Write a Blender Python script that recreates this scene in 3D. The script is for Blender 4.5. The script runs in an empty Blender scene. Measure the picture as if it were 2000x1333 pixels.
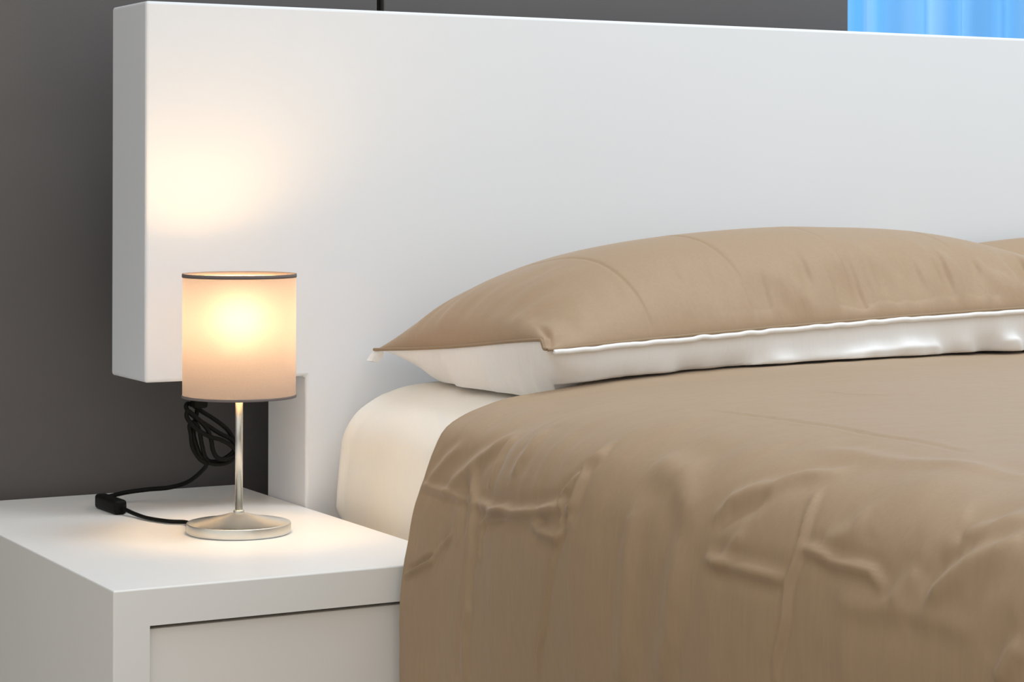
import bpy, bmesh, math
import numpy as np
from mathutils import Vector, Matrix

sc = bpy.context.scene
C = sc.collection

# ---------------------------------------------------------------- camera
cam_d = bpy.data.cameras.new('camera')
cam = bpy.data.objects.new('camera', cam_d)
C.objects.link(cam)
_yaw, _pitch, _roll = .5031, -.0016, .0028
_f = Vector((math.sin(_yaw)*math.cos(_pitch), math.cos(_yaw)*math.cos(_pitch), math.sin(_pitch)))
_r = Vector((math.cos(_yaw), -math.sin(_yaw), 0.0))
_u = _r.cross(_f)
_r2 = _r*math.cos(_roll) + _u*math.sin(_roll)
_u2 = _u*math.cos(_roll) - _r*math.sin(_roll)
m = Matrix((( _r2.x, _u2.x, -_f.x, -.9476),
            ( _r2.y, _u2.y, -_f.y, -2.6751),
            ( _r2.z, _u2.z, -_f.z, .9259),
            (0, 0, 0, 1)))
cam.matrix_world = m
cam_d.sensor_fit = 'HORIZONTAL'
cam_d.sensor_width = 36.0
cam_d.lens = 4362.18/2000*36.0
cam_d.shift_y = -(666.5-359.14)/2000
cam_d.clip_start = .05
sc.camera = cam

# ---------------------------------------------------------------- light, exposure
sc.view_settings.view_transform = 'Standard'
sc.view_settings.look = 'None'
sc.view_settings.exposure = 0.0
sc.view_settings.gamma = 1.0
sc.view_settings.use_curve_mapping = False

world = bpy.data.worlds.new('room_ambience')
sc.world = world
world.use_nodes = True
bgn = world.node_tree.nodes['Background']
# a bright showroom: pale ceiling above, darker towards the horizon
_n = world.node_tree
_tc = _n.nodes.new('ShaderNodeTexCoord')
_sp = _n.nodes.new('ShaderNodeSeparateXYZ')
_rp = _n.nodes.new('ShaderNodeValToRGB')
_n.links.new(_tc.outputs['Generated'], _sp.inputs[0])
_n.links.new(_sp.outputs['Z'], _rp.inputs['Fac'])
_rp.color_ramp.elements[0].position = 0.0
_rp.color_ramp.elements[0].color = (.60, .60, .57, 1)
_rp.color_ramp.elements[1].position = .85
_rp.color_ramp.elements[1].color = (.765, .775, .785, 1)
_n.links.new(_rp.outputs['Color'], bgn.inputs[0])
bgn.inputs[1].default_value = 1.45

def area(name, loc, target, size, power, col, size_y=None):
    l = bpy.data.lights.new(name, 'AREA')
    l.energy = power
    l.color = col
    l.size = size
    if size_y:
        l.shape = 'RECTANGLE'
        l.size_y = size_y
    o = bpy.data.objects.new(name, l)
    C.objects.link(o)
    o.location = loc
    o.rotation_euler = (Vector(target)-Vector(loc)).to_track_quat('-Z', 'Y').to_euler()
    return o

# added cool fill right of the bed, for the headboard's bluish right side
area('cool_fill', (2.15, -1.55, 2.3), (1.3, -.3, .8), .8, 7, (.52, .77, 1.0))
# added light above the bed, lifts the duvet's top against its side
area('overhead_fill', (.95, -.75, 2.9), (.85, -.8, .6), .7, 24, (.82, .91, 1.0))
# dusk daylight behind the curtain
area('window_daylight', (2.1, 2.0, 1.5), (2.0, .9, 1.3), 2.2, 20, (.20, .60, 1.0))
LAMP_STRENGTH = 72.0

# ---------------------------------------------------------------- materials
def mat(name):
    mt = bpy.data.materials.new(name)
    mt.use_nodes = True
    nt = mt.node_tree
    return mt, nt, nt.nodes['Principled BSDF']

def lacquer(name, col, rough, spec=.5, var=.012, bump=.0):
    mt, nt, b = mat(name)
    tc = nt.nodes.new('ShaderNodeTexCoord')
    n = nt.nodes.new('ShaderNodeTexNoise')
    n.inputs['Scale'].default_value = 6
    n.inputs['Detail'].default_value = 3
    nt.links.new(tc.outputs['Object'], n.inputs['Vector'])
    r = nt.nodes.new('ShaderNodeValToRGB')
    r.color_ramp.elements[0].color = tuple(max(0, c-var) for c in col)+(1,)
    r.color_ramp.elements[1].color = tuple(min(1, c+var) for c in col)+(1,)
    nt.links.new(n.outputs['Fac'], r.inputs['Fac'])
    nt.links.new(r.outputs['Color'], b.inputs['Base Color'])
    b.inputs['Roughness'].default_value = rough
    b.inputs['Specular IOR Level'].default_value = spec
    if bump:
        n2 = nt.nodes.new('ShaderNodeTexNoise')
        n2.inputs['Scale'].default_value = 420
        n2.inputs['Detail'].default_value = 2
        nt.links.new(tc.outputs['Object'], n2.inputs['Vector'])
        bp = nt.nodes.new('ShaderNodeBump')
        bp.inputs['Strength'].default_value = bump
        bp.inputs['Distance'].default_value = .001
        nt.links.new(n2.outputs['Fac'], bp.inputs['Height'])
        nt.links.new(bp.outputs['Normal'], b.inputs['Normal'])
    return mt

def cloth(name, col, rough=.75, spec=.25, sheen=.15, var=.03, weave=900, wb=.12, aniso=None):
    mt, nt, b = mat(name)
    tc = nt.nodes.new('ShaderNodeTexCoord')
    n = nt.nodes.new('ShaderNodeTexNoise')
    n.inputs['Scale'].default_value = 260
    n.inputs['Detail'].default_value = 4
    mp = nt.nodes.new('ShaderNodeMapping')
    mp.inputs['Scale'].default_value = (1, 1, .12) if aniso is None else aniso
    nt.links.new(tc.outputs['Object'], mp.inputs['Vector'])
    nt.links.new(mp.outputs['Vector'], n.inputs['Vector'])
    r = nt.nodes.new('ShaderNodeValToRGB')
    r.color_ramp.elements[0].position = .3
    r.color_ramp.elements[1].position = .7
    r.color_ramp.elements[0].color = tuple(c*(1-var) for c in col)+(1,)
    r.color_ramp.elements[1].color = tuple(min(1, c*(1+var)) for c in col)+(1,)
    nt.links.new(n.outputs['Fac'], r.inputs['Fac'])
    nt.links.new(r.outputs['Color'], b.inputs['Base Color'])
    b.inputs['Roughness'].default_value = rough
    b.inputs['Specular IOR Level'].default_value = spec
    b.inputs['Sheen Weight'].default_value = sheen
    b.inputs['Sheen Roughness'].default_value = .4
    n2 = nt.nodes.new('ShaderNodeTexNoise')
    n2.inputs['Scale'].default_value = weave
    n2.inputs['Detail'].default_value = 2
    nt.links.new(tc.outputs['Object'], n2.inputs['Vector'])
    bp = nt.nodes.new('ShaderNodeBump')
    bp.inputs['Strength'].default_value = wb
    bp.inputs['Distance'].default_value = .0006
    nt.links.new(n2.outputs['Fac'], bp.inputs['Height'])
    nt.links.new(bp.outputs['Normal'], b.inputs['Normal'])
    return mt

M = {}
M['white'] = lacquer('white_lacquer', (.835, .822, .79), .33, .45)  # slightly warm: the lamp's cast is put into the white
M['headboard'] = lacquer('cool_lit_lacquer', (.745, .762, .785), .36, .45)  # cool light on the headboard's right is put into its white
M['white_front'] = lacquer('white_drawer_lacquer', (.84, .81, .77), .36, .45)
M['wall'] = lacquer('dark_grey_panel', (.116, .107, .105), .62, .3, .006, .12)
M['gap'] = lacquer('black_gap', (.012, .010, .008), .7, .2, .002)
M['floor'] = lacquer('grey_floor', (.34, .28, .21), .5, .4, .02)
M['tan'] = cloth('tan_cotton_sateen', (.345, .235, .140), .6, .4, .12)
M['tan_dark'] = cloth('tan_cotton_welt', (.30, .21, .13), .7, .2, .05)
M['white_sateen'] = cloth('white_cotton_sateen', (.80, .785, .765), .55, .4, .1, .015)
M['sheet'] = cloth('white_sheet', (.86, .825, .75), .75, .2, .1, .01)  # ivory tint carries the lamp's warm light on the white sheet
M['black'] = lacquer('black_rubber', (.005, .005, .004), .5, .10, .002)
M['window'] = lacquer('white_window_frame', (.75, .77, .8), .4, .4)

# brushed steel
mt, nt, b = mat('brushed_steel')
b.inputs['Metallic'].default_value = 1.0
b.inputs['Base Color'].default_value = (.68, .67, .62, 1)
b.inputs['Roughness'].default_value = .36
b.inputs['Anisotropic'].default_value = .7
tc = nt.nodes.new('ShaderNodeTexCoord')
mp = nt.nodes.new('ShaderNodeMapping')
mp.inputs['Scale'].default_value = (30, 30, 1600)
n = nt.nodes.new('ShaderNodeTexNoise')
n.inputs['Scale'].default_value = 1.0
nt.links.new(tc.outputs['Object'], mp.inputs['Vector'])
nt.links.new(mp.outputs['Vector'], n.inputs['Vector'])
bp = nt.nodes.new('ShaderNodeBump')
bp.inputs['Strength'].default_value = .06
bp.inputs['Distance'].default_value = .0005
nt.links.new(n.outputs['Fac'], bp.inputs['Height'])
nt.links.new(bp.outputs['Normal'], b.inputs['Normal'])
tg = nt.nodes.new('ShaderNodeTangent')
tg.direction_type = 'RADIAL'
tg.axis = 'Z'
nt.links.new(tg.outputs['Tangent'], b.inputs['Tangent'])
M['steel'] = mt

# lampshade cloth: light passes through it, partly straight on
mt, nt, b = mat('lampshade_cloth')
out = nt.nodes['Material Output']
tc = nt.nodes.new('ShaderNodeTexCoord')
mp = nt.nodes.new('ShaderNodeMapping')
mp.inputs['Scale'].default_value = (520, 520, 1500)
n = nt.nodes.new('ShaderNodeTexNoise')
n.inputs['Scale'].default_value = 1.0
n.inputs['Detail'].default_value = 3
nt.links.new(tc.outputs['Object'], mp.inputs['Vector'])
nt.links.new(mp.outputs['Vector'], n.inputs['Vector'])
r = nt.nodes.new('ShaderNodeValToRGB')
r.color_ramp.elements[0].position = .3
r.color_ramp.elements[1].position = .7
r.color_ramp.elements[0].color = (.168, .155, .176, 1)
r.color_ramp.elements[1].color = (.228, .214, .240, 1)
nt.links.new(n.outputs['Fac'], r.inputs['Fac'])
dif = nt.nodes.new('ShaderNodeBsdfDiffuse')
geo = nt.nodes.new('ShaderNodeNewGeometry')      # cloth outside, white lining inside
lin = nt.nodes.new('ShaderNodeMix')
lin.data_type = 'RGBA'
lin.inputs[6].default_value = (.45, .37, .33, 1)
lin.inputs[7].default_value = (.80, .78, .74, 1)
nt.links.new(geo.outputs['Backfacing'], lin.inputs[0])
nt.links.new(lin.outputs[2], dif.inputs['Color'])
trl = nt.nodes.new('ShaderNodeBsdfTranslucent')
nt.links.new(r.outputs['Color'], trl.inputs['Color'])
rfr = nt.nodes.new('ShaderNodeBsdfRefraction')
rfr.inputs['IOR'].default_value = 1.45
rfr.inputs['Roughness'].default_value = 1.0
nt.links.new(r.outputs['Color'], rfr.inputs['Color'])
m1 = nt.nodes.new('ShaderNodeMixShader')
m1.inputs[0].default_value = .40
m2 = nt.nodes.new('ShaderNodeMixShader')
m2.inputs[0].default_value = .095
nt.links.new(dif.outputs[0], m1.inputs[1])
nt.links.new(trl.outputs[0], m1.inputs[2])
nt.links.new(m1.outputs[0], m2.inputs[1])
nt.links.new(rfr.outputs[0], m2.inputs[2])
nt.links.new(m2.outputs[0], out.inputs['Surface'])
M['shade'] = mt
M['shade_trim'] = cloth('lampshade_trim', (.16, .135, .13), .8, .1, .05)

# bulb
mt, nt, b = mat('frosted_bulb')
b.inputs['Base Color'].default_value = (.9, .9, .88, 1)
b.inputs['Emission Color'].default_value = (1.0, .61, .27, 1)
b.inputs['Emission Strength'].default_value = LAMP_STRENGTH
M['bulb'] = mt
M['socket'] = lacquer('white_socket', (.7, .7, .68), .4)

# sheer curtain
mt, nt, b = mat('sheer_curtain')
out = nt.nodes['Material Output']
tc = nt.nodes.new('ShaderNodeTexCoord')
mp = nt.nodes.new('ShaderNodeMapping')
mp.inputs['Scale'].default_value = (14, 2, .05)
n = nt.nodes.new('ShaderNodeTexNoise')
n.inputs['Scale'].default_value = 1.0
n.inputs['Detail'].default_value = 3
nt.links.new(tc.outputs['Object'], mp.inputs['Vector'])
nt.links.new(mp.outputs['Vector'], n.inputs['Vector'])
r = nt.nodes.new('ShaderNodeValToRGB')
r.color_ramp.elements[0].position = .35
r.color_ramp.elements[1].position = .65
r.color_ramp.elements[0].color = (.20, .52, .86, 1)
r.color_ramp.elements[1].color = (.42, .68, .92, 1)
nt.links.new(n.outputs['Fac'], r.inputs['Fac'])
trl = nt.nodes.new('ShaderNodeBsdfTranslucent')
dif = nt.nodes.new('ShaderNodeBsdfDiffuse')
nt.links.new(r.outputs['Color'], trl.inputs['Color'])
nt.links.new(r.outputs['Color'], dif.inputs['Color'])
m1 = nt.nodes.new('ShaderNodeMixShader')
m1.inputs[0].default_value = .7
nt.links.new(dif.outputs[0], m1.inputs[1])
nt.links.new(trl.outputs[0], m1.inputs[2])
nt.links.new(m1.outputs[0], out.inputs['Surface'])
M['curtain'] = mt

mt, nt, b = mat('window_glass')
b.inputs['Base Color'].default_value = (.95, .98, 1, 1)
b.inputs['Roughness'].default_value = .02
b.inputs['Transmission Weight'].default_value = 1.0
b.inputs['IOR'].default_value = 1.05
M['glass'] = mt

# ---------------------------------------------------------------- helpers
def empty(name, loc, label, cat, group=None):
    o = bpy.data.objects.new(name, None)
    C.objects.link(o)
    o.location = loc
    o.empty_display_size = .05
    o['label'] = label
    o['category'] = cat
    if group:
        o['group'] = group
    return o

def tag(o, label, cat, group=None):
    o['label'] = label
    o['category'] = cat
    if group:
        o['group'] = group

def from_arrays(name, verts, faces, material, parent=None, smooth=True):
    """verts in world space; the mesh is stored relative to its parent"""
    v = np.asarray(verts, float)
    if parent is not None:
        q = parent
        off = np.zeros(3)
        while q is not None:
            off += np.array(q.location)
            q = q.parent
        v = v-off
    me = bpy.data.meshes.new(name)
    me.from_pydata(v.tolist(), [], [tuple(f) for f in faces])
    me.materials.append(material)
    if smooth:
        me.polygons.foreach_set('use_smooth', [True]*len(me.polygons))
    me.update()
    o = bpy.data.objects.new(name, me)
    C.objects.link(o)
    if parent is not None:
        o.parent = parent
    return o

def from_bm(name, bm, material, parent=None, smooth=False):
    if parent is not None:
        q = parent
        off = Vector()
        while q is not None:
            off += q.location
            q = q.parent
        bmesh.ops.translate(bm, verts=bm.verts[:], vec=-off)
    me = bpy.data.meshes.new(name)
    bm.to_mesh(me)
    bm.free()
    me.materials.append(material)
    if smooth:
        me.polygons.foreach_set('use_smooth', [True]*len(me.polygons))
    o = bpy.data.objects.new(name, me)
    C.objects.link(o)
    if parent is not None:
        o.parent = parent
    return o

def box(bm, lo, hi):
    r = bmesh.ops.create_cube(bm, size=1.0)
    for v in r['verts']:
        for i in range(3):
            v.co[i] = lo[i] + (v.co[i]+.5)*(hi[i]-lo[i])
    return r['verts']

def bevel_box(lo, hi, rad, seg=3):
    bm = bmesh.new()
    box(bm, lo, hi)
    bmesh.ops.bevel(bm, geom=bm.edges[:], offset=rad, segments=seg, profile=.5, affect='EDGES')
    return bm

def lathe(bm_profile, centre, n=96):
    P = np.array(bm_profile, float)
    vs, fs = [], []
    for k in range(n):
        a = 2*math.pi*k/n
        for r_, z_ in P:
            vs.append((centre[0]+r_*math.cos(a), centre[1]+r_*math.sin(a), centre[2]+z_))
    L = len(P)
    for k in range(n):
        k2 = (k+1) % n
        for i in range(L-1):
            fs.append((k*L+i, k2*L+i, k2*L+i+1, k*L+i+1))
    return vs, fs

def smooth_path(pts, per=10):
    P = np.array(pts, float)
    P = np.vstack([2*P[0]-P[1], P, 2*P[-1]-P[-2]])
    out = []
    for i in range(1, len(P)-2):
        for t in np.linspace(0, 1, per, endpoint=False):
            p0, p1, p2, p3 = P[i-1], P[i], P[i+1], P[i+2]
            out.append(.5*((2*p1)+(-p0+p2)*t+(2*p0-5*p1+4*p2-p3)*t*t+(-p0+3*p1-3*p2+p3)*t**3))
    out.append(P[-2])
    return np.array(out)

def tube(path, rad, n=10, flat=1.0):
    P = np.asarray(path, float)
    T = np.gradient(P, axis=0)
    T /= np.linalg.norm(T, axis=1)[:, None]+1e-12
    up = np.array([.31, .17, .93])
    N = np.cross(T[0], up)
    N /= np.linalg.norm(N)
    vs, fs = [], []
    for i in range(len(P)):
        N = N-T[i]*np.dot(N, T[i])
        N /= np.linalg.norm(N)+1e-12
        B = np.cross(T[i], N)
        for k in range(n):
            a = 2*math.pi*k/n
            vs.append(P[i]+rad*(N*math.cos(a)*flat+B*math.sin(a)))
    for i in range(len(P)-1):
        for k in range(n):
            k2 = (k+1) % n
            fs.append((i*n+k, i*n+k2, (i+1)*n+k2, (i+1)*n+k))
    fs.append(tuple(range(n))[::-1])
    fs.append(tuple(range((len(P)-1)*n, len(P)*n)))
    return vs, fs

def grid_faces(nu, nv, off=0):
    i, j = np.meshgrid(np.arange(nu-1), np.arange(nv-1), indexing='ij')
    a = (i*nv+j).ravel()+off
    return np.stack([a, a+nv, a+nv+1, a+1], 1)

def vnoise(x, y, seed=0):
    """smooth 2-D value noise, -1..1"""
    rng = np.random.RandomState(seed)
    tab = rng.rand(256, 256)*2-1
    xi = np.floor(x).astype(int)
    yi = np.floor(y).astype(int)
    fx = x-xi
    fy = y-yi
    fx = fx*fx*fx*(fx*(fx*6-15)+10)
    fy = fy*fy*fy*(fy*(fy*6-15)+10)
    g = lambda a, b_: tab[a % 256, b_ % 256]
    return (g(xi, yi)*(1-fx)*(1-fy)+g(xi+1, yi)*fx*(1-fy)+g(xi, yi+1)*(1-fx)*fy+g(xi+1, yi+1)*fx*fy)

def seg_dist(A, B, line):
    """distance of every (A,B) to a polyline, and how far along it (0..1)"""
    best = np.full(A.shape, 1e9)
    tt = np.zeros(A.shape)
    L = [0]
    for p, q in zip(line[:-1], line[1:]):
        L.append(L[-1]+math.hypot(q[0]-p[0], q[1]-p[1]))
    for k, (p, q) in enumerate(zip(line[:-1], line[1:])):
        dx, dy = q[0]-p[0], q[1]-p[1]
        l2 = dx*dx+dy*dy+1e-12
        t = np.clip(((A-p[0])*dx+(B-p[1])*dy)/l2, 0, 1)
        d = np.hypot(A-p[0]-t*dx, B-p[1]-t*dy)
        w = d < best
        best[w] = d[w]
        tt[w] = ((L[k]+t*(L[k+1]-L[k]))/L[-1])[w]
    return best, tt

def structure(o):
    o['kind'] = 'structure'
    return o

# ---------------------------------------------------------------- setting
bm = bmesh.new(); box(bm, (-4, -6, -.05), (5, 3.2, 0))
structure(from_bm('floor', bm, M['floor']))
WY = .262
bm = bevel_box((-2.6, WY, 0.0), (.4446, WY+.05, 2.7), .002, 2)
structure(from_bm('wall_back', bm, M['wall']))
bm = bevel_box((.4553, WY, 0.0), (1.2957, WY+.05, 2.7), .002, 2)
structure(from_bm('wall_back', bm, M['wall']))
bm = bmesh.new(); box(bm, (.4446, WY+.012, 0.0), (.4553, WY+.05, 2.7))
structure(from_bm('gap_shade_strip', bm, M['gap']))  # black strip set into the panel gap as its shade

# window and curtain beyond the end of the panelling
WN = 1.15
bm = bmesh.new()
x0, x1, z0, z1 = 1.30, 3.2, .05, 2.5
for lo, hi in (((x0, WN, z0), (x0+.06, WN+.06, z1)), ((x1-.06, WN, z0), (x1, WN+.06, z1)),
               ((x0, WN, z0), (x1, WN+.06, z0+.06)), ((x0, WN, z1-.06), (x1, WN+.06, z1)),
               ((2.22, WN, z0), (2.28, WN+.06, z1))):
    box(bm, lo, hi)
w1 = structure(from_bm('window_1', bm, M['window']))
bm = bmesh.new(); box(bm, (x0+.06, WN+.025, z0+.06), (x1-.06, WN+.031, z1-.06))
from_bm('window_pane', bm, M['glass'], w1)

nx, nzc = 420, 12
X = np.linspace(1.32, 3.1, nx)
Z = np.linspace(.03, 2.45, nzc)
XX, ZZ = np.meshgrid(X, Z, indexing='ij')
YY = .92+.022*np.sin(XX*48+1.3*np.sin(XX*9))+.012*np.sin(XX*21+.6)
v = np.stack([XX, YY, ZZ], -1).reshape(-1, 3)
cu = empty('curtain', (2.2, .92, 0.0), 'sheer blue backlit curtain hanging beyond the grey panelling at top right', 'curtain')
from_arrays('drape', v, grid_faces(nx, nzc), M['curtain'], cu)
vs, fs = tube([(1.3, .92, 2.47), (2.2, .92, 2.47), (3.15, .92, 2.47)], .012, 12)
from_arrays('curtain_rod', vs, fs, M['window'], cu)

# ---------------------------------------------------------------- bed with headboard
bed = empty('bed', (1.0, -.6, 0.0), 'white lacquered bed with a wide thick headboard standing against grey panelling', 'bed')
HB_R = 2.28
# one board: the wide upper part and the narrower part below it share their front
bm = bmesh.new()
out_ = [(0, .67), (.2195, .67), (.2195, 0), (HB_R-.2195, 0), (HB_R-.2195, .67), (HB_R, .67), (HB_R, 1.15), (0, 1.15)]
fr = [bm.verts.new((x, 0, z)) for x, z in out_]
bk = [bm.verts.new((x, .13, z)) for x, z in out_]
bm.faces.new(fr)
bm.faces.new(bk[::-1])
for k in range(8):
    bm.faces.new((fr[k], bk[k], bk[(k+1) % 8], fr[(k+1) % 8]))
bmesh.ops.recalc_face_normals(bm, faces=bm.faces[:])
bmesh.ops.bevel(bm, geom=bm.edges[:], offset=.004, segments=3, profile=.5, affect='EDGES')
from_bm('headboard', bm, M['headboard'], bed)
bm = bevel_box((.30, -2.0, .10), (1.95, -.001, .33), .006, 2)
from_bm('bed_base', bm, M['white'], bed)
for x in (.36, 1.84):
    bm = bevel_box((x, -1.95, 0), (x+.05, -1.90, .105), .003, 2)
    from_bm('leg', bm, M['white'], bed)

# ---------------------------------------------------------------- mattress in its white sheet
def mattress_mesh():
    # section swept round a rounded rectangle
    x0, x1, y0, y1, z0, z1 = .256, 1.99, -2.0, -.006, .335, .6680
    sec = []      # (inset, z) from the middle of the top, over the shoulder, down the side
    R = .090
    for t in np.linspace(0, 1, 26):
        a = t*math.pi/2
        sec.append((R*1.45*(1-math.sin(a)), z1-R*(1-math.cos(a))))
    for t in np.linspace(0, 1, 26)[1:]:
        z = (z1-R)*(1-t)+(z0+.03)*t
        sec.append((-.010*math.sin(math.pi*t)+.012*t, z))
    for t in np.linspace(0, 1, 8)[1:]:
        a = t*math.pi/2
        sec.append((.012+.03*(1-math.cos(a)), z0+.03*(1-math.sin(a))))
    # outline
    rc = .05
    out = []
    def arc(cx, cy, a0, a1):
        for a in np.linspace(a0, a1, 16):
            out.append((cx+rc*math.cos(a), cy+rc*math.sin(a), math.cos(a), math.sin(a)))
    def line(p, q, nx_, ny_, n):
        for t in np.linspace(0, 1, n)[1:-1]:
            out.append((p[0]+(q[0]-p[0])*t, p[1]+(q[1]-p[1])*t, nx_, ny_))
    arc(x1-rc, y1-rc, 0, math.pi/2)
    line((x1-rc, y1), (x0+rc, y1), 0, 1, 60)
    arc(x0+rc, y1-rc, math.pi/2, math.pi)
    line((x0, y1-rc), (x0, y0+rc), -1, 0, 140)
    arc(x0+rc, y0+rc, math.pi, 1.5*math.pi)
    line((x0+rc, y0), (x1-rc, y0), 0, -1, 40)
    arc(x1-rc, y0+rc, 1.5*math.pi, 2*math.pi)
    line((x1, y0+rc), (x1, y1-rc), 1, 0, 40)
    O = np.array(out)
    S = np.array(sec)
    nO, nS = len(O), len(S)
    V = np.zeros((nO, nS, 3))
    V[:, :, 0] = O[:, None, 0]-O[:, None, 2]*S[None, :, 0]
    V[:, :, 1] = O[:, None, 1]-O[:, None, 3]*S[None, :, 0]
    V[:, :, 0] = np.clip(V[:, :, 0], x0+S[None, :, 0], x1-S[None, :, 0])
    V[:, :, 1] = np.clip(V[:, :, 1], y0+S[None, :, 0], y1-S[None, :, 0])
    V[:, :, 2] = S[None, :, 1]
    # the tucked corner pleat of the sheet and slack in its side
    yy, zz = V[:, :, 1], V[:, :, 2]
    side = (O[:, 2] < -.5)[:, None]*1.0
    d, t = seg_dist(yy, zz, [(-.085, .665), (-.052, .625), (-.035, .57), (-.030, .50)])
    amp = .007*np.exp(-(d/.010)**2)-.003*np.exp(-((d-.018)/.010)**2)
    slack = .004*vnoise(yy*9, zz*7+3, 5)+.002*vnoise(yy*21+zz*12, zz*9, 6)
    V[:, :, 0] -= side*(amp+slack)
    V[:, :, 2] += .003*vnoise(V[:, :, 0]*8, yy*8, 9)*(S[None, :, 1] > z1-.02)
    vs = V.reshape(-1, 3)
    fs = []
    for i in range(nO):
        i2 = (i+1) % nO
        for j in range(nS-1):
            fs.append((i*nS+j, i*nS+j+1, i2*nS+j+1, i2*nS+j))
    fs.append(tuple(i*nS for i in range(nO)))
    fs.append(tuple(i*nS+nS-1 for i in range(nO))[::-1])
    return vs, fs

vs, fs = mattress_mesh()
mtr = from_arrays('mattress', vs, fs, M['sheet'])
tag(mtr, 'thick mattress in a white fitted sheet lying between headboard and tan duvet', 'mattress')

# ---------------------------------------------------------------- duvet
# section of the bed side, foot to top, at the head end (x, z)
SEC = np.array([(.132, .285), (.127, .33), (.1254, .3756), (.1250, .4150), (.1252, .4531), (.1288, .4948), (.1343, .5247), (.1430, .5650),
                (.1545, .5960), (.1660, .6250), (.1800, .6490), (.2030, .6625), (.2326, .6720), (.2785, .6815),
                (.3238, .6873), (.42, .6945), (.56, .7015), (.75, .7045), (1.0, .7045), (1.30, .7040), (1.62, .7035), (1.85, .695),
                (2.00, .672), (2.06, .61), (2.08, .50), (2.08, .30)])
SEC_FOOT = np.array([(.136, .285), (.129, .33), (.121, .3756), (.113, .4150), (.106, .4531), (.100, .4948), (.0965, .5300), (.0955, .5680),
                     (.0985, .6030), (.108, .6370), (.128, .6660), (.160, .6860), (.200, .6985), (.250, .7060),
                     (.315, .7105), (.43, .7130), (.56, .7140), (.75, .7130), (1.0, .7120), (1.30, .7110), (1.62, .7095), (1.85, .700),
                     (2.00, .672), (2.06, .61), (2.08, .50), (2.08, .30)])

def duvet_base():
    a = smooth_path([(x, 0, z) for x, z in SEC], 40)[:, [0, 2]]
    b_ = smooth_path([(x, 0, z) for x, z in SEC_FOOT], 40)[:, [0, 2]]
    L = np.concatenate([[0], np.cumsum(np.hypot(*np.diff(a, axis=0).T))])
    s_near = np.arange(0, 1.42, .0030)
    s_far = np.linspace(1.42, L[-1], 60)[1:]
    S = np.concatenate([s_near, s_far])
    ax, az = np.interp(S, L, a[:, 0]), np.interp(S, L, a[:, 1])
    bx, bz = np.interp(S, L, b_[:, 0]), np.interp(S, L, b_[:, 1])
    t = np.concatenate([np.arange(0, 1.22, .0030), np.linspace(1.22, 1.56, 30)[1:]])
    SS, TT = np.meshgrid(S, t, indexing='ij')
    # head edge: straight down the side, slipping back under the pillow on the top
    yh = -.475+.14*np.clip((ax-.27)/.45, 0, 1)**1.3
    k = np.clip(TT/.45, 0, 1)
    k = k*k*(3-2*k)
    XX = ax[:, None]*(1-k)+bx[:, None]*k
    ZZ = az[:, None]*(1-k)+bz[:, None]*k
    fade = np.clip(TT/.3, 0, 1)
    YY = yh[:, None]*(1-fade)+(-.475)*fade-TT
    return S, t, SS, TT, np.stack([XX, YY, ZZ], -1)

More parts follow.
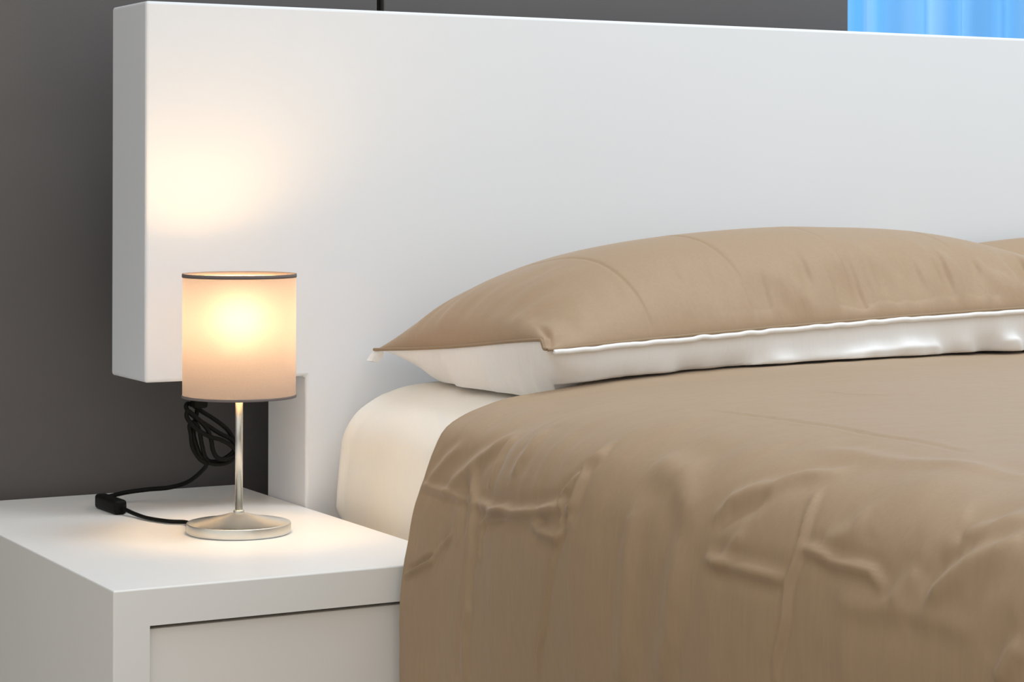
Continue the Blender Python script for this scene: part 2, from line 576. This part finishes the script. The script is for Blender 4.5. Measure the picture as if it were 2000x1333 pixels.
# creases: (points (s, t), width, height); s runs up the side and over the top, t towards the foot
CREASES = [
    ([(0.32, 0.408), (0.312, 0.4), (0.308, 0.396), (0.3, 0.388), (0.28, 0.38), (0.26, 0.372), (0.24, 0.364), (0.224, 0.356), (0.212, 0.352), (0.192, 0.34), (0.18, 0.336), (0.168, 0.332), (0.16, 0.332)], 0.0035, 0.003),
    ([(0.384, 0.412), (0.376, 0.416), (0.372, 0.412), (0.364, 0.408), (0.356, 0.412), (0.348, 0.412), (0.34, 0.412), (0.336, 0.412), (0.328, 0.408), (0.32, 0.408)], 0.006, 0.0055),
    ([(0.336, 0.408), (0.332, 0.404), (0.328, 0.4), (0.324, 0.396), (0.316, 0.392), (0.308, 0.392), (0.3, 0.388)], 0.004, 0.005),
    ([(0.36, 0.404), (0.356, 0.396), (0.348, 0.392), (0.34, 0.38), (0.336, 0.384), (0.328, 0.388), (0.32, 0.388)], 0.005, 0.004),
    ([(0.308, 0.0), (0.308, 0.02), (0.308, 0.04), (0.308, 0.06), (0.308, 0.084), (0.308, 0.108), (0.308, 0.132)], 0.005, 0.0035),
    ([(0.308, 0.152), (0.308, 0.184), (0.308, 0.216), (0.312, 0.248), (0.312, 0.276), (0.316, 0.304), (0.32, 0.332), (0.324, 0.352), (0.328, 0.372), (0.332, 0.392)], 0.006, 0.006),
    ([(0.288, 0.184), (0.292, 0.192), (0.296, 0.196), (0.3, 0.204), (0.304, 0.22), (0.308, 0.236), (0.312, 0.252)], 0.005, 0.0045),
    ([(0.292, 0.184), (0.284, 0.188), (0.28, 0.188), (0.272, 0.188), (0.264, 0.192), (0.256, 0.196), (0.252, 0.2)], 0.005, 0.0025),
    ([(0.34, 0.112), (0.332, 0.124), (0.32, 0.132), (0.312, 0.144), (0.3, 0.152), (0.284, 0.156), (0.272, 0.16), (0.252, 0.168), (0.228, 0.168), (0.208, 0.168), (0.2, 0.172), (0.188, 0.168), (0.176, 0.164), (0.16, 0.164), (0.14, 0.16), (0.124, 0.16)], 0.008, 0.006),
    ([(0.332, 0.096), (0.32, 0.104), (0.308, 0.116), (0.296, 0.124), (0.284, 0.128), (0.272, 0.132), (0.264, 0.136)], 0.01, -0.005),
    ([(0.208, 0.004), (0.216, 0.024), (0.224, 0.044), (0.232, 0.064), (0.24, 0.068), (0.244, 0.076), (0.252, 0.084), (0.256, 0.092), (0.26, 0.096), (0.268, 0.108)], 0.0035, 0.004),
    ([(0.216, 0.012), (0.224, 0.032), (0.232, 0.048), (0.24, 0.068), (0.244, 0.076), (0.252, 0.084), (0.256, 0.092)], 0.003, -0.0025),
    ([(0.308, 0.32), (0.308, 0.332), (0.304, 0.344), (0.304, 0.356), (0.304, 0.368), (0.304, 0.376), (0.304, 0.388)], 0.006, 0.005),
    ([(0.34, 0.512), (0.324, 0.516), (0.304, 0.516), (0.288, 0.516), (0.252, 0.512), (0.224, 0.508), (0.192, 0.5)], 0.016, 0.006),
    ([(0.328, 0.596), (0.308, 0.596), (0.288, 0.592), (0.268, 0.588), (0.244, 0.584), (0.224, 0.572), (0.208, 0.568)], 0.016, 0.006),
    ([(0.304, 0.06), (0.312, 0.068), (0.32, 0.076), (0.328, 0.088), (0.336, 0.1), (0.344, 0.112), (0.352, 0.124), (0.364, 0.144), (0.376, 0.156), (0.388, 0.164)], 0.01, 0.0055),
    ([(0.312, 0.008), (0.32, 0.02), (0.328, 0.028), (0.336, 0.036), (0.344, 0.044), (0.352, 0.056), (0.36, 0.064)], 0.009, 0.004),
    ([(0.324, 0.18), (0.332, 0.18), (0.336, 0.18), (0.344, 0.18), (0.348, 0.18), (0.352, 0.18), (0.36, 0.176), (0.368, 0.176), (0.376, 0.176), (0.384, 0.172)], 0.008, 0.005),
    ([(0.344, 0.252), (0.352, 0.252), (0.36, 0.252), (0.364, 0.256), (0.372, 0.256), (0.38, 0.252), (0.388, 0.244)], 0.012, 0.005),
    ([(0.352, 0.632), (0.356, 0.644), (0.364, 0.648), (0.368, 0.656), (0.376, 0.668), (0.38, 0.684), (0.388, 0.692), (0.396, 0.704), (0.4, 0.72), (0.408, 0.732)], 0.008, 0.006),
    ([(0.348, 0.64), (0.352, 0.648), (0.356, 0.656), (0.36, 0.664), (0.364, 0.676), (0.372, 0.68), (0.376, 0.688)], 0.01, -0.005),
    ([(0.344, 0.76), (0.344, 0.776), (0.34, 0.804), (0.34, 0.82), (0.34, 0.832), (0.34, 0.848), (0.34, 0.852), (0.336, 0.86), (0.332, 0.868)], 0.005, 0.005),
    ([(0.384, 0.736), (0.376, 0.744), (0.368, 0.748), (0.36, 0.752), (0.348, 0.756), (0.332, 0.756), (0.32, 0.752), (0.308, 0.752), (0.292, 0.752), (0.276, 0.748), (0.264, 0.744), (0.248, 0.74), (0.236, 0.74)], 0.0042, 0.004),
    ([(0.32, 0.636), (0.32, 0.656), (0.32, 0.672), (0.32, 0.692), (0.32, 0.712), (0.32, 0.732), (0.32, 0.748)], 0.006, 0.005),
    ([(0.316, 0.652), (0.32, 0.66), (0.328, 0.668), (0.332, 0.672), (0.336, 0.676), (0.34, 0.68), (0.344, 0.684)], 0.008, 0.0045),
    ([(0.38, 0.988), (0.372, 0.98), (0.36, 0.956), (0.34, 0.932), (0.332, 0.916)], 0.012, 0.009),
    ([(0.376, 0.932), (0.372, 0.932), (0.372, 0.928), (0.368, 0.928), (0.36, 0.92), (0.348, 0.916), (0.34, 0.904)], 0.014, -0.008),
    ([(0.396, 0.968), (0.392, 0.956), (0.384, 0.948), (0.38, 0.936), (0.372, 0.932), (0.368, 0.924), (0.36, 0.916)], 0.01, 0.006),
    ([(0.348, 0.904), (0.34, 0.9), (0.332, 0.892), (0.324, 0.884)], 0.012, 0.006),
    ([(0.32, 1.028), (0.312, 1.02), (0.3, 1.012), (0.292, 1.004)], 0.01, 0.008),
    ([(0.316, 0.82), (0.316, 0.852), (0.32, 0.88), (0.32, 0.908), (0.32, 0.932), (0.32, 0.956), (0.32, 0.976)], 0.01, 0.004),
    ([(0.376, 0.82), (0.372, 0.816), (0.364, 0.816), (0.36, 0.812), (0.356, 0.8), (0.352, 0.792), (0.352, 0.78)], 0.012, 0.005),
    ([(0.612, 0.36), (0.616, 0.376), (0.612, 0.404), (0.616, 0.42), (0.62, 0.432), (0.628, 0.44), (0.64, 0.444)], 0.0022, -0.0012),
    ([(0.476, 0.416), (0.48, 0.452), (0.484, 0.484), (0.484, 0.524), (0.484, 0.572), (0.484, 0.62), (0.48, 0.672), (0.484, 0.708), (0.484, 0.748), (0.48, 0.792)], 0.0028, -0.0015),
    ([(0.428, 0.664), (0.432, 0.708), (0.432, 0.752), (0.436, 0.788), (0.444, 0.82), (0.448, 0.856), (0.452, 0.892)], 0.012, 0.003),
    ([(0.384, 0.504), (0.38, 0.524), (0.376, 0.544), (0.376, 0.556), (0.364, 0.576), (0.356, 0.588), (0.348, 0.6)], 0.014, 0.006),
]

def duvet_mesh():
    S, t, SS, TT, P = duvet_base()
    ds = np.gradient(P, axis=0)
    dt = np.gradient(P, axis=1)
    N = np.cross(ds, dt)
    N /= np.linalg.norm(N, axis=-1)[..., None]+1e-12
    if N[100, 50, 0] > 0:
        N = -N
    H = np.zeros(SS.shape)
    side = np.clip((.50-SS)/.12, 0, 1)           # how far down the drop
    side = side*side*(3-2*side)
    # soft vertical folds of the hanging side
    wob = TT+.03*vnoise(TT*3, SS*3, 2)
    folds = .0012*np.sin(wob*30+1.0)+.0034*vnoise(wob*15, SS*1.6, 3)+.0007*vnoise(wob*48, SS*2.2, 4)
    H += folds*np.clip(1.15*side, 0, 1)*np.clip(TT/.05, .2, 1)
    # puffiness of the shoulder
    sh = np.exp(-((SS-.47)/.13)**2)
    H += sh*(.0032*vnoise(TT*11+SS*7, SS*6-TT*3, 7)+.0004*vnoise(TT*26+SS*22, SS*10, 8))
    top = np.clip((SS-.5)/.15, 0, 1)
    H += top*(.0022*vnoise(P[..., 0]*6, P[..., 1]*7, 10))
    H += .00035*vnoise(TT*60, SS*45, 11)
    for line, w, h in CREASES:
        d, tt = seg_dist(SS, TT, line)
        env = np.clip(tt/.18, 0, 1)*np.clip((1-tt)/.18, 0, 1)
        env = .15+.85*np.sqrt(env)
        endfade = 1.0
        w = w*.82
        H += (1.05 if w < .0055 else .68)*h*env*(np.exp(-(d/w)**2)-.35*np.exp(-((d-1.9*w)/(1.3*w))**2))
    P = P+N*H[..., None]
    nu, nv = SS.shape
    vs = P.reshape(-1, 3)
    inner = (P-N*.008).reshape(-1, 3)
    fs = grid_faces(nu, nv)
    f2 = grid_faces(nu, nv, nu*nv)[:, ::-1]
    ring = [i*nv for i in range(nu)]
    ring += [(nu-1)*nv+j for j in range(1, nv)]
    ring += [i*nv+nv-1 for i in range(nu-2, -1, -1)]
    ring += [j for j in range(nv-2, 0, -1)]
    k = nu*nv
    side_f = [(ring[i], ring[(i+1) % len(ring)], ring[(i+1) % len(ring)]+k, ring[i]+k) for i in range(len(ring))]
    faces = fs.tolist()+f2.tolist()+side_f
    return np.vstack([vs, inner]), faces, P, N

vs, fs, DP, DN = duvet_mesh()
duvet = empty('duvet', (1.0, -1.2, .3), 'tan duvet cover spread over the bed, hanging down beside the white nightstand', 'duvet')
from_arrays('duvet_cover', vs, fs, M['tan'], duvet)
edge = DP[::3, 0]-DN[::3, 0]*.0040
edge = edge[DP[::3, 0][:, 0] < 1.95]
vs, fs = tube(edge, .0043, 10)
from_arrays('hem', vs, fs, M['tan'], duvet)

# ---------------------------------------------------------------- pillows
def pillow(name, label, group, X0, X1, Yf, Yb, zl, zr, zbl, zbr, top_h, ground, seed, loc, full=True):
    """cushion with a tan upper side, white lower side, a white piping on the front seam.
    zl, zr: seam heights at the front left and right corner, zbl, zbr at the back"""
    root = empty(name, loc, label, 'pillow', group)
    nu, nv = 620, 180
    # sample denser towards the edges
    e = lambda n: np.sin(np.linspace(-1, 1, n)*math.pi/2)*.6+np.linspace(-1, 1, n)*.4
    U, Vv = np.meshgrid(e(nu), e(nv), indexing='ij')
    wx = X1-X0
    # outline: corners pulled out, sides slightly hollow
    xx = X0+wx*(U+1)/2
    yy = Yf+(Yb-Yf)*(Vv+1)/2
    xx = xx-np.sign(U)*.010*np.abs(U)**3*(1-Vv**2)
    yy = yy+np.sign(Vv)*(-.008)*np.abs(Vv)**3*(1-U**2)
    su, sv = (U+1)/2, (Vv+1)/2
    seam = (zl+(zr-zl)*(1-(1-su)**1.6))*(1-sv)+(zbl+(zbr-zbl)*(1-(1-su)**1.6))*sv
    au, av = np.abs(U), np.abs(Vv)
    hu = np.where(U < 0, np.clip(1-au**3.5, 0, 1)**.5, np.clip(1-au**2.2, 0, 1)**.85)
    hv = np.clip(1-av**2.4, 0, 1)**.72
    # wrinkles gathering at the front seam
    df = (Vv+1)/2*abs(Yb-Yf)
    dl = (U+1)/2*wx
    xs = xx-X0
    gather = np.exp(-((df-.035)/.035)**2)
    g = (.0165*vnoise(xs*30+df*10, df*11, seed)+.0085*vnoise(xs*70-df*12, df*15, seed+1))*gather*np.clip((xs-.12)/.35, .12, 1)
    leftg = np.exp(-((dl-.05)/.05)**2)
    g = g+.0030*vnoise(df*40+dl*10, dl*9, seed+2)*leftg
    g = g+.0035*vnoise(xs*7, df*7, seed+3)*hu*hv
    # pressed fold lines running from the back to the front seam
    for fx, am in ((.145, .0020), (.297, .0020), (.465, .0008), (.655, .0013)):
        bend = fx-.05*np.clip(df-.05, 0, 1)-.12*np.clip(df-.12, 0, 1)**1.0*.5
        q = (xs-bend)
        g = g-am*np.exp(-(q/.0022)**2)*np.clip(1-df/.36, 0, 1)**.5+am*.3*np.exp(-((q-.008)/.008)**2)*np.clip(1-df/.3, 0, 1)
    edge_f = np.clip(np.minimum(df, dl)/.012, 0, 1)
    # pinched front left corner: the side seam ends higher than the front seam starts
    if full:
        st = np.clip((df-.004)/.010, 0, 1)
        seam = seam+.0105*np.exp(-(dl/.016)**2)*st*st*(3-2*st)*np.exp(-(df/.22)**2)
        g = g-.006*np.exp(-((dl-.007-.10*df)/.0045)**2)*np.exp(-((df-.018)/.022)**2)
        g = g+.004*np.exp(-((dl-.022)/.012)**2)*np.exp(-((df-.02)/.025)**2)
    zt = seam+top_h*hu*hv+g*edge_f
    # the overhanging tan fold at the front left corner
    Vt = np.stack([xx, yy, zt], -1)
    # lower side
    bu = np.clip(1-au**7, 0, 1)**.6
    bv = np.where(Vv < 0, np.clip(1-av**6, 0, 1)**.55, np.clip(1-av**1.7, 0, 1))
    wr = (.014*vnoise(xs*12+df*26, df*9, seed+5)+.0085*vnoise(xs*31-df*24, df*12, seed+6))
    wr = wr*np.exp(-((df-.03)/.05)**2)*np.clip((xs-.03)/.15, .25, 1)
    wr = wr*np.clip(np.minimum(df, dl)/.010, 0, 1)*np.clip(np.minimum(abs(Yb-Yf)-df, wx-dl)/.010, 0, 1)
    drop = .105*bu*bv
    zbm = seam-drop+wr
    gz = ground(xx, yy)
    lift = np.maximum(gz+.002-seam, 0)
    seam = seam+lift
    zt = zt+lift
    Vt = np.stack([xx, yy, zt], -1)
    zbm = zbm+lift
    zb = np.where(zbm > gz, zbm, gz)
    zb = np.minimum(zb, seam)
    # let the lower side bulge outwards a little at the front and the left
    bul = np.clip((seam-zb)/.06, 0, 1)
    wl = (.005*vnoise(df*22-seam*40, zb*10, seed+11)+.003*vnoise(df*48, zb*30+df*20, seed+12))*np.exp(-(dl/.06)**2)
    xb = xx-.004*bul*(U < -.8)-wl*np.clip(bul*1.6, 0, 1)
    yb = yy-.006*bul*(Vv < -.8)-1.5*wr*np.clip(bul*1.6, 0, 1)*(1-np.clip((Vv+.9)/.3, 0, 1))
    Vb = np.stack([xb, yb, zb], -1)
    f = grid_faces(nu, nv)
    from_arrays('tan_top', Vt.reshape(-1, 3), f, M['tan'], root)
    from_arrays('white_underside', Vb.reshape(-1, 3), f[:, ::-1], M['white_sateen'], root)
    # welt and piping along the front seam
    F_ = Vt[:, 0]
    if full:
        path = F_[10:]+np.array([0, -.004, -.0045])
        path[:, 2] += .0008*vnoise(path[:, 0]*60, path[:, 0]*0, seed+8)
        vs, fs = tube(path, .0032, 10)
        from_arrays('piping', vs, fs, M['white_sateen'], root)
        path = F_+np.array([0, -.0022, -.0004])
        vs, fs = tube(path, .0019, 10)
        from_arrays('front_welt', vs, fs, M['tan_dark'], root)
        path = Vt[0]+np.array([-.0012, 0, .0005])
        vs, fs = tube(path, .0020, 8)
        from_arrays('side_welt', vs, fs, M['tan_dark'], root)
        # little ear of cloth at the back left corner
        c = Vt[0, -1]
        ear = [c+np.array(d) for d in ((.004, -.003, .002), (-.001, 0, 0), (-.006, .003, -.007), (-.010, .004, -.014),
                                      (-.003, .002, -.016), (.004, -.002, -.011))]
        ear2 = [p+np.array((.003, -.009, 0)) for p in ear]
        vs = ear+ear2
        n = len(ear)
        fs = [tuple(range(n)), tuple(range(n, 2*n))[::-1]]+[(i, (i+1) % n, (i+1) % n+n, i+n) for i in range(n)]
        from_arrays('corner_ear', vs, fs, M['white_sateen'], root, False)
    return root

def bed_top(x, y):
    """height of what the pillow lies on"""
    z = np.interp(x, [.25, .33, .42, .60, .75, 1.0, 1.3, 1.6], [.6795, .6885, .6965, .7035, .7065, .7065, .7060, .7055])
    yh = -.475+.14*np.clip((x-.27)/.45, 0, 1)**1.3
    k = np.clip((y-yh-.012)/.02, 0, 1)      # behind the duvet's edge only the mattress
    m_ = np.interp(x, [.256, .29, .33, .39], [.60, .651, .667, .672])
    return z*(1-k)+m_*k+.0022

pillow('pillow', 'plump tan pillow with white underside lying in front on the near side of the bed', 'bed pillows',
       .305, 1.280, -.482, -.028, .7345, .768, .703, .735, .124, bed_top, 21, (.75, -.25, .69))

def over_first(x, y):
    """the bed, and the end of the first pillow that the second one overlaps"""
    u = (x-.305)/.975*2-1
    v = (y+.482)/.454*2-1
    on = (np.abs(u) < 1) & (np.abs(v) < 1)
    hu = np.clip(1-np.clip(u, 0, 1)**2.2, 0, 1)**.85
    hv = np.clip(1-np.clip(np.abs(v), 0, 1)**2.4, 0, 1)**.72
    sv = np.clip((v+1)/2, 0, 1)
    return np.maximum(bed_top(x, y), np.where(np.abs(u) < 1.03, .768*(1-sv)+.735*sv+.124*hu*hv+.010, 0))

p2 = pillow('pillow', 'tan pillow leaning behind the first one at the right edge of the photo', 'bed pillows',
            1.125, 1.99, -.20, -.012, .735, .745, .803, .813, .058, over_first, 57, (1.55, -.16, .70))

# ---------------------------------------------------------------- nightstand
NX0, NX1, NY0, NY1, NZ = -.1956, .2172, -.4577, .2392, .5
ns = empty('nightstand', ((NX0+NX1)/2, (NY0+NY1)/2, 0.0), 'white lacquered box nightstand with a drawer, standing left of the bed', 'nightstand')
bm = bmesh.new()
t_ = .0396
# carcass outline: one piece, front opening cut for the drawer
o = [(NX0, NZ), (NX1, NZ), (NX1, 0), (NX0, 0)]
i_ = [(NX0+t_, NZ-t_), (NX1-t_, NZ-t_), (NX1-t_, .04), (NX0+t_, .04)]
vo = [[bm.verts.new((x, y, z)) for x, z in o] for y in (NY0, NY1)]
vi = [[bm.verts.new((x, y, z)) for x, z in i_] for y in (NY0, NY1-.02)]
for k in range(4):
    k2 = (k+1) % 4
    bm.faces.new((vo[0][k], vo[0][k2], vi[0][k2], vi[0][k]))
    bm.faces.new((vo[0][k2], vo[0][k], vo[1][k], vo[1][k2]))
    bm.faces.new((vi[0][k], vi[0][k2], vi[1][k2], vi[1][k]))
bm.faces.new(vo[1][::-1])
bm.faces.new(vi[1])
bmesh.ops.recalc_face_normals(bm, faces=bm.faces[:])
ed = [e for e in bm.edges if all(v in vo[0]+vo[1] for v in e.verts)]
bmesh.ops.bevel(bm, geom=ed, offset=.0016, segments=2, profile=.5, affect='EDGES')
from_bm('carcass', bm, M['white'], ns)
bm = bevel_box((NX0+t_+.0015, NY0+.0065, .0435), (NX1-t_-.0015, NY0+.0265, NZ-t_-.0046), .0012, 2)
dr = from_bm('drawer', bm, M['white_front'], ns)

# ---------------------------------------------------------------- lamp
LX, LY = .0625, -.1592
lamp = empty('table_lamp', (LX, LY, NZ), 'lit table lamp with beige drum shade and steel foot standing on the nightstand', 'lamp')
R = .0626
prof = [(0, .0002), (R-.0015, .0002), (R-.0004, .0008), (R, .002), (R, .0060), (R, .0117), (R-.0001, .0121), (R-.0005, .0125), (R-.0010, .0126), (R-.0016, .0127), (R-.0020, .01275)]
for t in np.linspace(0, 1, 22)[1:]:
    r_ = (R-.002)*(1-t)+.0062*t
    prof.append((r_, .01275+.0120*(t**1.35)))
prof += [(0, .0249)]
vs, fs = lathe(prof, (LX, LY, NZ), 128)
from_arrays('base', vs, fs, M['steel'], lamp)
vs, fs = lathe([(0, .0235), (.0062, .0235), (.0066, .0245), (.0066, .0265), (.0060, .0275), (.0046, .0277)], (LX, LY, NZ), 48)
from_arrays('collar', vs, fs, M['steel'], lamp)
vs, fs = lathe([(0, .025), (.0046, .025), (.0046, .215), (0, .215)], (LX, LY, NZ), 48)
from_arrays('stem', vs, fs, M['steel'], lamp)
SR, SZ0, SZ1 = .0680, .1640, .3120
nth, nzz = 128, 30
vs, fs = [], []
for rr in (SR,):
    v_, f_ = lathe([(SR, SZ0+(SZ1-SZ0)*k/nzz) for k in range(nzz+1)], (LX, LY, NZ), nth)
    vs, fs = v_, f_
shade = from_arrays('shade', vs, fs, M['shade'], lamp)
for nm, za, zb_ in (('top_trim', SZ1-.0040, SZ1+.0004), ('bottom_trim', SZ0-.0004, SZ0+.0026)):
    v_, f_ = lathe([(SR-.0008, za), (SR+.0007, za), (SR+.0009, (za+zb_)/2), (SR+.0006, zb_), (SR-.0008, zb_), (SR-.0008, za)], (LX, LY, NZ), nth)
    from_arrays(nm, v_, f_, M['shade_trim'], shade)
# wire spider that carries the shade
bmv, bmf = [], []
for k in range(3):
    a = k*2*math.pi/3+.5
    p, q = tube([(LX+.012*math.cos(a), LY+.012*math.sin(a), NZ+.205), (LX+.04*math.cos(a), LY+.04*math.sin(a), NZ+.185),
                 (LX+(SR-.001)*math.cos(a), LY+(SR-.001)*math.sin(a), NZ+.168)], .0012, 6)
    bmf += [tuple(i+len(bmv) for i in f) for f in q]
    bmv += [tuple(x) for x in p]
from_arrays('shade_frame', bmv, bmf, M['steel'], lamp)
vs, fs = lathe([(0, .205), (.012, .200), (.0125, .202), (.0125, .222), (.011, .225), (0, .225)], (LX, LY, NZ), 40)
from_arrays('bulb_socket', vs, fs, M['socket'], lamp)
bp_ = [(0, .2255), (.009, .2255), (.0110, .2300)]
for a in np.linspace(-1.0, math.pi/2, 20):
    bp_.append((.027*math.cos(a), .2610+.027*math.sin(a)))
vs, fs = lathe(bp_, (LX, LY, NZ), 40)
from_arrays('bulb', vs, fs, M['bulb'], lamp)

# cord: foot -> switch -> hanging coil -> plug under the headboard
SWX, SWY = -.0180, .0780
p_out = [(LX-.045, LY+.047, NZ+.0045), (.0270, -.0760, NZ+.0036), (.0111, -.0574, NZ+.0034), (-.0027, -.0218, NZ+.0034),
         (-.0080, .0141, NZ+.0045), (-.0140, .0400, NZ+.0080), (SWX+.001, .0480, NZ+.0085)]
vs, fs = tube(smooth_path(p_out, 14), .0026, 10, 1.15)
cord = from_arrays('cord', vs, fs, M['black'], lamp)
def coil(y0):
    """turns of the bundle; x, z in metres, y slightly different for every strand"""
    K = lambda *a: [(x, y0+dy, z) for x, dy, z in a]
    P = K((.1012, .000, .5561))
    P += K((.0930, .003, .5640), (.0840, .004, .5790), (.0815, .004, .5960), (.0790, .002, .6080), (.0830, -.003, .6120), (.0890, -.004, .6040),
           (.0935, -.003, .5850), (.0985, -.001, .5680), (.1060, .002, .5600), (.1180, .003, .5590), (.1300, .002, .5635), (.1390, .000, .5710),
           (.1400, -.002, .5790), (.1330, -.003, .5880), (.1180, -.003, .5960), (.1030, -.002, .6060), (.0900, .000, .6150), (.0790, .002, .6240),
           (.0750, .004, .6310), (.0775, .006, .6355), (.0850, .006, .6330), (.0980, .006, .6240), (.1150, .005, .6130), (.1310, .004, .6000),
           (.1400, .003, .5860), (.1425, .001, .5760), (.1385, -.003, .5660), (.1260, -.005, .5620), (.1140, -.006, .5650), (.1080, -.006, .5750),
           (.1055, -.006, .5880), (.1010, -.006, .6010), (.0930, -.006, .6110), (.0830, -.006, .6200), (.0745, -.005, .6270), (.0730, -.003, .6200),
           (.0780, -.006, .6110), (.0890, -.007, .6010), (.1030, -.008, .5930), (.1180, -.008, .5880), (.1320, -.007, .5800), (.1405, -.005, .5690),
           (.1340, -.002, .5590), (.1200, .000, .5555), (.1050, .001, .5580), (.0940, .002, .5680), (.0880, .003, .5830), (.0850, .004, .5980),
           (.0880, .006, .6130), (.0910, .007, .6260), (.0905, .004, .6380), (.0900, .000, .6480))
    return P
CY = .050
back = [(SWX, .1080, NZ+.0085), (SWX+.002, .1300, NZ+.0085), (.0060, .1520, NZ+.0085), (.0266, .1400, NZ+.0140), (.0513, .1300, NZ+.0172),
        (.0760, .1200, NZ+.0193), (.0934, .1000, NZ+.0273), (.0998, .0700, NZ+.0426)]
vs, fs = tube(smooth_path(back+coil(CY), 12), .0029, 10, 1.1)
from_arrays('coiled_cord', vs, fs, M['black'], cord)
bm = bevel_box((-.0085, -.0370, 0), (.0085, .0370, .0185), .0042, 4)
bmesh.ops.rotate(bm, verts=bm.verts[:], cent=(0, 0, 0), matrix=Matrix.Rotation(math.radians(2), 3, 'Z'))
bmesh.ops.translate(bm, verts=bm.verts[:], vec=(SWX, SWY, NZ+.0003))
sw = from_bm('inline_switch', bm, M['black'], cord, True)
# plug pushed up into the underside of the headboard
bm = bevel_box((.0815, CY-.010, .630), (.1005, CY+.010, .6695), .004, 3)
from_bm('plug', bm, M['black'], cord, True)
